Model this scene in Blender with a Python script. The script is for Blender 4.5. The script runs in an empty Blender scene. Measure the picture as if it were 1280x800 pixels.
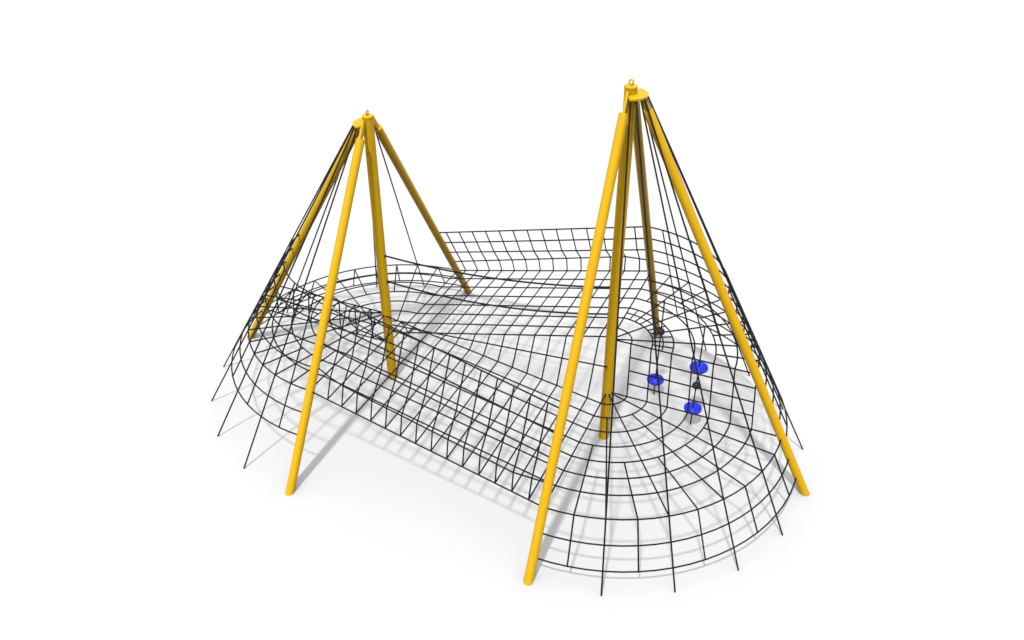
import bpy, bmesh, math
from mathutils import Vector as V
S = 0.6                       # metres per layout unit
sc = bpy.context.scene
col = sc.collection
rad = math.radians

# ------------------------------------------------------------------ materials
def new_mat(name):
    m = bpy.data.materials.new(name); m.use_nodes = True
    nt = m.node_tree
    return m, nt, nt.nodes['Principled BSDF']

def noise_rough(nt, b, lo, hi, scale):
    n = nt.nodes.new('ShaderNodeTexNoise'); n.inputs['Scale'].default_value = scale
    n.inputs['Detail'].default_value = 4
    r = nt.nodes.new('ShaderNodeMapRange')
    r.inputs['To Min'].default_value = lo; r.inputs['To Max'].default_value = hi
    tc = nt.nodes.new('ShaderNodeTexCoord')
    nt.links.new(tc.outputs['Object'], n.inputs['Vector'])
    nt.links.new(n.outputs['Fac'], r.inputs['Value'])
    nt.links.new(r.outputs['Result'], b.inputs['Roughness'])
    return n, tc

def noise_colour(nt, b, n, c1, c2):
    mx = nt.nodes.new('ShaderNodeValToRGB')
    mx.color_ramp.elements[0].color = (*c1, 1); mx.color_ramp.elements[1].color = (*c2, 1)
    mx.color_ramp.elements[0].position = .35; mx.color_ramp.elements[1].position = .65
    nt.links.new(n.outputs['Fac'], mx.inputs['Fac'])
    nt.links.new(mx.outputs['Color'], b.inputs['Base Color'])

def bump(nt, b, tc, scale, strength, dist):
    n = nt.nodes.new('ShaderNodeTexNoise'); n.inputs['Scale'].default_value = scale
    n.inputs['Detail'].default_value = 3
    bp = nt.nodes.new('ShaderNodeBump')
    bp.inputs['Strength'].default_value = strength; bp.inputs['Distance'].default_value = dist
    nt.links.new(tc.outputs['Object'], n.inputs['Vector'])
    nt.links.new(n.outputs['Fac'], bp.inputs['Height'])
    nt.links.new(bp.outputs['Normal'], b.inputs['Normal'])

M_YEL, nt, b = new_mat('yellow_powder_coat')
n, tc = noise_rough(nt, b, .36, .48, 14)
noise_colour(nt, b, n, (.98, .55, .006), (1.0, .58, .007))
bump(nt, b, tc, 60, .05, .002)
b.inputs['Specular IOR Level'].default_value = .3

M_ROPE, nt, b = new_mat('black_braided_rope')
n, tc = noise_rough(nt, b, .5, .75, 40)
noise_colour(nt, b, n, (.007, .007, .008), (.014, .014, .015))
b.inputs['Specular IOR Level'].default_value = .25
bump(nt, b, tc, 160, .5, .004)

M_BLUE, nt, b = new_mat('blue_moulded_plastic')
n, tc = noise_rough(nt, b, .34, .42, 20)
noise_colour(nt, b, n, (.016, .040, .93), (.021, .050, .98))

M_RUB, nt, b = new_mat('black_rubber')
n, tc = noise_rough(nt, b, .35, .5, 30)
noise_colour(nt, b, n, (.012, .012, .012), (.02, .02, .02))

M_GND, nt, b = new_mat('matt_white_floor')
n, tc = noise_rough(nt, b, .85, .95, .8)
noise_colour(nt, b, n, (.79, .79, .79), (.80, .80, .80))
b.inputs['Specular IOR Level'].default_value = .1

# ------------------------------------------------------------------ mesh helpers
def add_tube(bm, pts, r, sides=6, r_end=None, cut_z=None, smooth=True):
    """rope / pipe along a polyline (layout units)"""
    pts = [V(p) for p in pts]
    q = [pts[0]]
    for p in pts[1:]:
        if (p - q[-1]).length > 1e-5: q.append(p)
    pts = q
    if len(pts) < 2: return
    tang = []
    for i in range(len(pts)):
        a = pts[max(i-1, 0)]; c = pts[min(i+1, len(pts)-1)]
        tang.append((c - a).normalized())
    ref = V((0, 0, 1)) if abs(tang[0].z) < .9 else V((1, 0, 0))
    u = tang[0].cross(ref).normalized()
    rings = []
    for i, p in enumerate(pts):
        t = tang[i]
        u = (u - t * u.dot(t)).normalized()
        w = t.cross(u)
        rr = r if r_end is None else r + (r_end - r) * i / (len(pts) - 1)
        ring = []
        for k in range(sides):
            a = 2 * math.pi * k / sides
            x = p + (u * math.cos(a) + w * math.sin(a)) * rr
            if cut_z is not None and i == 0:          # foot trimmed flat on the ground
                x = x + t * ((cut_z - x.z) / t.z)
            ring.append(bm.verts.new(x * S))
        rings.append(ring)
    for A_, B_ in zip(rings, rings[1:]):
        for k in range(sides):
            f = bm.faces.new((A_[k], A_[(k+1) % sides], B_[(k+1) % sides], B_[k])); f.smooth = smooth
    bm.faces.new(rings[0][::-1]); bm.faces.new(rings[-1])

def add_lathe(bm, prof, seg, centre):
    """profile of (radius, height) turned round z"""
    cx, cy, cz = centre
    rings = []
    for r, z in prof:
        if r < 1e-5:
            rings.append([bm.verts.new(V((cx, cy, cz + z)) * S)])
        else:
            rings.append([bm.verts.new(V((cx + r*math.cos(2*math.pi*k/seg), cy + r*math.sin(2*math.pi*k/seg), cz + z)) * S)
                          for k in range(seg)])
    for A_, B_ in zip(rings, rings[1:]):
        for k in range(seg):
            k2 = (k + 1) % seg
            if len(A_) == 1: vs = (A_[0], B_[k], B_[k2])
            elif len(B_) == 1: vs = (A_[k], A_[k2], B_[0])
            else: vs = (A_[k], A_[k2], B_[k2], B_[k])
            f = bm.faces.new(vs); f.smooth = True

def add_plate(bm, outline, thick, normal):
    """flat bar: outline of 3-D points extruded by thick along normal"""
    n = V(normal).normalized() * thick / 2
    a = [bm.verts.new((V(p) - n) * S) for p in outline]
    c = [bm.verts.new((V(p) + n) * S) for p in outline]
    k = len(a)
    bm.faces.new(a[::-1]); bm.faces.new(c)
    for i in range(k):
        bm.faces.new((a[i], a[(i+1) % k], c[(i+1) % k], c[i]))

def obj(name, bm, mat, parent=None, origin=(0, 0, 0), sharp=None):
    o0 = V(origin) * S
    for v in bm.verts: v.co -= o0
    bmesh.ops.recalc_face_normals(bm, faces=bm.faces)
    if sharp:
        for e in bm.edges:
            if len(e.link_faces) == 2 and e.calc_face_angle() > rad(sharp): e.smooth = False
    me = bpy.data.meshes.new(name); bm.to_mesh(me); bm.free()
    me.materials.append(mat)
    o = bpy.data.objects.new(name, me); col.objects.link(o)
    if parent is not None:
        o.parent = parent
        o.location = o0 - V(parent['base'])
    else:
        o.location = o0
    return o

def part(name, bm, mat, parent, sharp=None, origin=None):
    """child of a thing (empty) or sub-part of a part mesh; geometry is given in world layout units"""
    o0 = V(parent['base'])
    for v in bm.verts: v.co -= o0
    bmesh.ops.recalc_face_normals(bm, faces=bm.faces)
    if sharp:
        for e in bm.edges:
            if len(e.link_faces) == 2 and e.calc_face_angle() > rad(sharp): e.smooth = False
    me = bpy.data.meshes.new(name); bm.to_mesh(me); bm.free()
    me.materials.append(mat)
    o = bpy.data.objects.new(name, me); col.objects.link(o)
    o.parent = parent
    o['base'] = parent['base']
    return o

def thing(name, label, cat, base, group=None):
    o = bpy.data.objects.new(name, None); col.objects.link(o)
    o.empty_display_size = .2
    o.location = V(base) * S
    o['base'] = list(V(base) * S)
    o['label'] = label; o['category'] = cat
    if group: o['group'] = group
    return o

def lerp(a, b_, t): return V(a) + (V(b_) - V(a)) * t

# ------------------------------------------------------------------ ground
bm = bmesh.new()
R = 150
vs = [bm.verts.new(V((x, y, 0))) for x, y in ((-R, -R), (R, -R), (R, R), (-R, R))]
bm.faces.new(vs)
g = obj('ground', bm, M_GND); g['kind'] = 'structure'
g['label'] = 'plain matt white floor under the climbing frame'

# ------------------------------------------------------------------ the two towers
class Tower:
    def __init__(s, cx, sx, leg, anc, top, zp, po, pr):
        s.cx, s.sx, s.leg, s.anc, s.top, s.zp, s.po, s.pr = cx, sx, leg, anc, top, zp, po, pr
    def dirn(s, a):           # angle from the outward axis, negative = towards the camera
        return V((s.sx * math.cos(rad(a)), math.sin(rad(a)), 0))
    def axis(s, z): return V((s.cx, 0, z))
    def anchor(s, a): return s.axis(0) + s.dirn(a) * s.anc
    def attach(s, a): return s.axis(s.zp) + V((s.sx * s.po, 0, 0)) + s.dirn(a) * s.pr
    def cone(s, a, z): return lerp(s.anchor(a), s.attach(a), z / s.zp)

TA = Tower(3.0, 1, 4.85, 4.83, 8.90, 8.71, 0, .33)
TB = Tower(-3.0, -1, 4.70, 4.72, 7.385, 7.18, 0, .325)
LEG_R = .102; MAST_R = .125

def build_tower(T, label):
    root = thing('climbing_tower', label, 'climbing frame', (T.cx, 0, 0), 'yellow pole towers')
    bm = bmesh.new()
    add_tube(bm, [T.axis(0), T.axis(T.top - .05)], MAST_R, 28, cut_z=0)
    mast = part('mast', bm, M_YEL, root, sharp=35)
    bm = bmesh.new()
    add_lathe(bm, [(0, -.07), (.127, -.07), (.130, -.06), (.130, -.014), (.120, 0), (0, 0)], 28, T.axis(T.top))
    part('cap', bm, M_YEL, mast, sharp=35)
    bm = bmesh.new()              # lifting eye: a ring on a short shank
    c = T.axis(T.top + .068)
    add_tube(bm, [c + V((math.cos(t) * (T.sx > 0), math.cos(t) * (T.sx < 0), math.sin(t))) * .042 for t in
                  [2*math.pi*i/20 for i in range(21)]], .015, 8)
    add_tube(bm, [T.axis(T.top - .005), T.axis(T.top + .028)], .024, 10)
    part('eyelet', bm, M_YEL, mast)
    bm = bmesh.new()              # half-round plate that gathers the net ropes
    rp = T.pr + .02
    rim = [V((math.cos(rad(-76 + 8*i)) * rp * T.sx, math.sin(rad(-76 + 8*i)) * rp, 0)) for i in range(20)]
    back = [V((-.03 * T.sx, .11, 0)), V((-.03 * T.sx, -.11, 0))]
    add_plate(bm, [T.axis(T.zp + .02) + p for p in rim + back], .036, (0, 0, 1))
    part('head_plate', bm, M_YEL, root, sharp=35)
    for a in (-90, 0, 90):
        d = T.dirn(a)
        foot = T.axis(0) + d * T.leg
        apex = T.axis(T.top - .03) + d * (.12 if a else (.15 if T.sx > 0 else .095))
        L = (apex - foot).length
        end = lerp(foot, apex, 1 - .47 / L)
        bm = bmesh.new()
        add_tube(bm, [foot, lerp(foot, end, .5), end], LEG_R, 28, cut_z=0)
        leg = part('leg', bm, M_YEL, root, sharp=35)
        ax = (apex - foot).normalized()
        side = ax.cross(V((0, 0, 1))).normalized()
        nrm = ax.cross(side).normalized()
        bm = bmesh.new()          # flat lug between the tube end and the mast
        w = .058
        p0 = end - ax * .03
        p1 = apex - ax * .06 if a else foot + (apex - foot) * (T.zp / apex.z)   # the outer lug stops under the plate
        add_plate(bm, [p0 - nrm * w, p0 + nrm * w, p1 + nrm * w * .9, p1 - nrm * w * .9], .05, side)
        part('lug', bm, M_YEL, leg)
    return root

build_tower(TA, 'taller yellow four-pole tower with round head plate, nearer the camera on the right')
build_tower(TB, 'shorter yellow four-pole tower with round head plate, farther back on the left')

# ------------------------------------------------------------------ rope nets
RR = .0178          # net rope radius
def arc(a0, a1, step=4.5):
    n = max(1, int(round(abs(a1 - a0) / step)))
    return [a0 + (a1 - a0) * i / n for i in range(n + 1)]

# ring heights (layout units)
A_LOW = 1.43; A_UP = 2.96
A_SK_NEAR = [1.43, .945, .46]
A_FAR = [4.68 - .43 * j for j in range(9)]          # wall above the floor, skirt below; index 4 is the rim
B_LOW = 1.15; B_UP = 2.07
B_NEAR = [3.90 - .457 * j for j in range(7)]        # index 4 is the rim
B_FAR = [1.15, .71, .26]
fA_low = lambda k: 1.0 if k == 8 else .1195 * k
fA_up = lambda k: k / 7
fB_up = lambda k: 1.0 if k == 7 else .1385 * k
fB_low = lambda k: k / 8

def fan_pt(T, z, a, f):
    rim = T.cone(a, z)
    return lerp(T.axis(z), rim, f)

def fan(T, z, sgn, N, fr, band=None, skip=()):
    """quarter-turn floor net between the bridge side (90) and the outer axis (0)"""
    bm = bmesh.new()
    for k in range(1, N + 1):
        if k == N: continue
        add_tube(bm, [fan_pt(T, z, sgn * a, fr(k)) for a in arc(90, 0)], RR)
    r0 = .03
    for a in range(0, 91, 9):
        if a in skip: continue
        if a % 18 == 0:
            k0 = 0 if (a // 18) % 2 == 1 or a in (90, 0) else 2
        else:
            k0 = 4 if a == 81 else 5
        f0 = r0 if k0 == 0 else fr(k0)
        add_tube(bm, [fan_pt(T, z, sgn * a, f0), fan_pt(T, z, sgn * a, 1.0)], RR)
    if band:                                          # finer strip
        k1, k2 = band
        fm = (fr(k1) + fr(k2)) / 2
        add_tube(bm, [fan_pt(T, z, sgn * a, fm) for a in arc(90, 0)], RR * .9)
        for i in range(1, 10):
            a = 90 - 9 * i
            add_tube(bm, [fan_pt(T, z, sgn * a, fr(k1)), fan_pt(T, z, sgn * a, fr(k2))], RR * .9)
    return bm

def cone_net(T, zs, sgn, rim_first=False):
    """rings on the cone of guy ropes from 90 to 0 plus the uprights between the guy ropes"""
    bm = bmesh.new()
    for z in zs:
        add_tube(bm, [T.cone(sgn * a, z) for a in arc(90, 0)], RR)
    for a in (81, 63, 45, 27, 9):
        add_tube(bm, [T.cone(sgn * a, z) for z in zs], RR)
    return bm

def step_net(T, z0, f0, n, z1, f1, rows, rim_out):
    """upright panel on the long axis joining the low and the high half floors"""
    bm = bmesh.new()
    lo = [fan_pt(T, z0, 0, f0(k)) for k in range(1, n + 1)]
    hi = [fan_pt(T, z1, 0, f1(k)) for k in range(1, n + 1)]
    for p, q in zip(lo, hi): add_tube(bm, [p, q], RR)
    for j in range(1, rows):
        t = j / rows
        add_tube(bm, [lerp(lo[0], hi[0], t), lerp(lo[-1], hi[-1], t)], RR)
    return bm

def build_net(T, label, which):
    root = thing('climbing_net', label, 'climbing net', (T.cx, 0, 0), 'black rope nets')
    for a in (-72, -54, -36, -18, 0, 18, 36, 54, 72, 90):
        bm = bmesh.new()
        off = V((0, 0, 0))
        if a in (0, 90): off = V((0, 0, .0)) - T.dirn(a) * .0 + V((0, -.13, 0)) * (a == 90) + V((0, .13, 0)) * (a == 0)
        p, q = T.anchor(a) + off, T.attach(a) + off * .5
        add_tube(bm, [p, q], RR * 1.05)
        part('anchor_rope', bm, M_ROPE, root)
    if which == 'A':
        part('lower_floor_net', fan(T, A_LOW, -1, 8, fA_low), M_ROPE, root)
        part('upper_floor_net', fan(T, A_UP, 1, 7, fA_up, band=(2, 3)), M_ROPE, root)
        part('skirt_net', cone_net(T, A_SK_NEAR, -1), M_ROPE, root)
        part('side_net', cone_net(T, A_FAR, 1), M_ROPE, root)
        part('step_net', step_net(T, A_LOW, fA_low, 7, A_UP, fA_up, 4, True), M_ROPE, root)
    else:
        part('upper_floor_net', fan(T, B_UP, -1, 7, fB_up), M_ROPE, root)
        part('lower_floor_net', fan(T, B_LOW, 1, 8, fB_low), M_ROPE, root)
        part('side_net', cone_net(T, B_NEAR, -1), M_ROPE, root)
        part('skirt_net', cone_net(T, B_FAR, 1), M_ROPE, root)
        part('step_net', step_net(T, B_LOW, fB_low, 7, B_UP, fB_up, 2, True), M_ROPE, root)
    return root

build_net(TA, 'wide black rope net hung round the taller tower, with blue disc seats beneath it', 'A')
build_net(TB, 'smaller black rope net hung round the shorter tower on the left', 'B')

# ------------------------------------------------------------------ net bridge between the towers
# cross ropes: fourteen of them, a little closer together on the near side
T_BACK = [0] + [(.69 + .966 * k) / 14 for k in range(14)] + [1]
T_FRONT = [0] + [(1.175 + .925 * k) / 14 for k in range(14)] + [1]
T_MID = [(p + q) / 2 for p, q in zip(T_BACK, T_FRONT)]
bridge = thing('net_bridge', 'long black rope net bridge between the two yellow towers, mesh walls on both sides',
               'climbing net', (0, 0, 0), 'black rope nets')
def sag(p, q, n, s):
    return [lerp(p, q, i / n) - V((0, 0, 4 * s * (i / n) * (1 - i / n))) for i in range(n + 1)]
def panel(rows, stations, long_rows=None, belly=None):
    """rows: (B end, A end) of each lengthwise rope; stations: where the cross ropes meet each of them"""
    bm = bmesh.new()
    if not isinstance(stations[0], list): stations = [stations] * len(rows)
    P = [[lerp(pB, pA, t) for t in st] for (pB, pA), st in zip(rows, stations)]
    if belly:                                         # one row hangs outward, as the load pulls the wall down
        i, f = belly
        P[i] = [p + V((0, f(t), 0)) for p, t in zip(P[i], stations[i])]
    for i, L in enumerate(P):
        if long_rows is None or i in long_rows: add_tube(bm, L, RR)
    for k in range(1, len(P[0]) - 1):
        add_tube(bm, [L[k] for L in P], RR)
    return bm
back_floor = [(fan_pt(TB, B_LOW, 90, fB_low(8 - j)), fan_pt(TA, A_UP, 90, max(fA_up(7 - j), .03))) for j in range(8)]
front_floor = [(fan_pt(TB, B_UP, -90, max(fB_up(7 - j), .03)), fan_pt(TA, A_LOW, -90, fA_low(8 - j))) for j in range(8)]
back_wall = [(TB.cone(90, 2.98 - .457 * j), TA.cone(90, A_FAR[j])) for j in range(5)]
front_wall = [(TB.cone(-90, B_NEAR[j]) + V((0, .07 if j < 4 else .03, 0)), TA.cone(-90, A_LOW + .46 * (4 - j))) for j in range(5)]
web_top, web_bot = back_floor[-1], front_floor[-1]
web = [web_top, (lerp(web_top[0], web_bot[0], .45), lerp(web_top[1], web_bot[1], .45)), web_bot]

part('back_floor_net', panel(back_floor, T_BACK), M_ROPE, bridge)
part('back_wall_net', panel(back_wall, T_BACK, long_rows=(0, 1, 2, 3),
     belly=(3, lambda t: .26 * t * min(1, 8 * (1 - t)))), M_ROPE, bridge)
part('front_floor_net', panel(front_floor, T_FRONT), M_ROPE, bridge)
part('front_wall_net', panel(front_wall, T_FRONT, long_rows=(0, 1, 2, 3),
     belly=(3, lambda t: -.17 * min(1, 8 * t, 8 * (1 - t)))), M_ROPE, bridge)
part('middle_net', panel(web, [T_BACK, T_MID, T_FRONT], long_rows=(1,)), M_ROPE, bridge)

# ------------------------------------------------------------------ two hand ropes between the masts
for zb, za, s, lab in ((3.80, 4.33, .20, 'higher of two thick black hand ropes strung between the masts above the net bridge'),
                       (3.06, 3.62, .24, 'lower of two thick black hand ropes strung between the masts above the net bridge')):
    p = V((-2.90, 0, zb)); q = V((2.90, 0, za))
    bm = bmesh.new()
    add_tube(bm, sag(p, q, 30, s), .0215, 8)
    add_lathe(bm, [(0, -.05), (.035, -.04), (.05, 0), (.035, .04), (0, .05)], 12, p)
    add_lathe(bm, [(0, -.05), (.035, -.04), (.05, 0), (.035, .04), (0, .05)], 12, q)
    o = obj('hand_rope', bm, M_ROPE, origin=p)
    o['label'] = lab; o['category'] = 'rope'; o['group'] = 'hand ropes between the masts'

# ------------------------------------------------------------------ hanging ropes with blue disc seats
DISC = [(0, -.05), (.13, -.058), (.195, -.042), (.222, -.008), (.224, .022), (.214, .050), (.200, .058), (.186, .050),
        (.165, -.008), (.11, -.012), (.080, .040), (.058, .054), (0, .054)]
def seat_rope(x, y, seats, balls, ztop, label):
    root = thing('seat_rope', label, 'rope swing', (x, y, 0), 'hanging ropes with blue disc seats')
    bm = bmesh.new()
    add_tube(bm, [V((x, y, 0)), V((x, y, ztop))], RR, 8)
    part('rope', bm, M_ROPE, root)
    for z in seats:
        bm = bmesh.new(); add_lathe(bm, DISC, 40, (x, y, z))
        part('disc_seat', bm, M_BLUE, root)
    for z in balls:
        bm = bmesh.new()
        add_lathe(bm, [(.10 * math.sin(math.pi*i/12), -.10 * math.cos(math.pi*i/12)) for i in range(13)], 20, (x, y, z))
        part('knot_ball', bm, M_RUB, root)
seat_rope(3.68, 2.10, [.48], [2.01], A_UP, 'hanging rope with a single low blue disc seat and a black ball above it')
seat_rope(4.86, 1.30, [.52, 1.79], [1.25], A_UP, 'hanging rope with two blue disc seats and a black ball between them')

# ------------------------------------------------------------------ camera
cam = bpy.data.cameras.new('camera'); co = bpy.data.objects.new('camera', cam); col.objects.link(co)
co.location = V((7.44276565, -15.8929190, 14.5636689)) * S
co.rotation_euler = (math.pi/2 - .595623624, 0, 1.98155282 - math.pi/2)
cam.sensor_width = 36; cam.lens = 1094.16965 / 1280 * 36
cam.clip_end = 500
sc.camera = co

# ------------------------------------------------------------------ light
w = bpy.data.worlds.new('World'); sc.world = w; w.use_nodes = True
wt = w.node_tree; bg = wt.nodes['Background']        # white studio light, brightest overhead
tc = wt.nodes.new('ShaderNodeTexCoord'); sx = wt.nodes.new('ShaderNodeSeparateXYZ')
mr = wt.nodes.new('ShaderNodeMapRange')
mr.inputs['From Min'].default_value = 0; mr.inputs['From Max'].default_value = 1
mr.inputs['To Min'].default_value = .47; mr.inputs['To Max'].default_value = .93
wt.links.new(tc.outputs['Generated'], sx.inputs[0]); wt.links.new(sx.outputs['Z'], mr.inputs['Value'])
wt.links.new(mr.outputs['Result'], bg.inputs['Strength'])
bg.inputs['Color'].default_value = (1, 1, 1, 1)
sun = bpy.data.lights.new('key_light', 'SUN'); sun.energy = 1.93; sun.angle = rad(3.4)
so = bpy.data.objects.new('key_light', sun); col.objects.link(so)
so.rotation_euler = V((.03, -.525, 1)).to_track_quat('Z', 'Y').to_euler()
sc.view_settings.view_transform = 'Standard'; sc.view_settings.look = 'None'
sc.view_settings.exposure = 0; sc.view_settings.gamma = 1
sc.cycles.diffuse_bounces = 0
sc.render.resolution_x = 1024; sc.render.resolution_y = 640
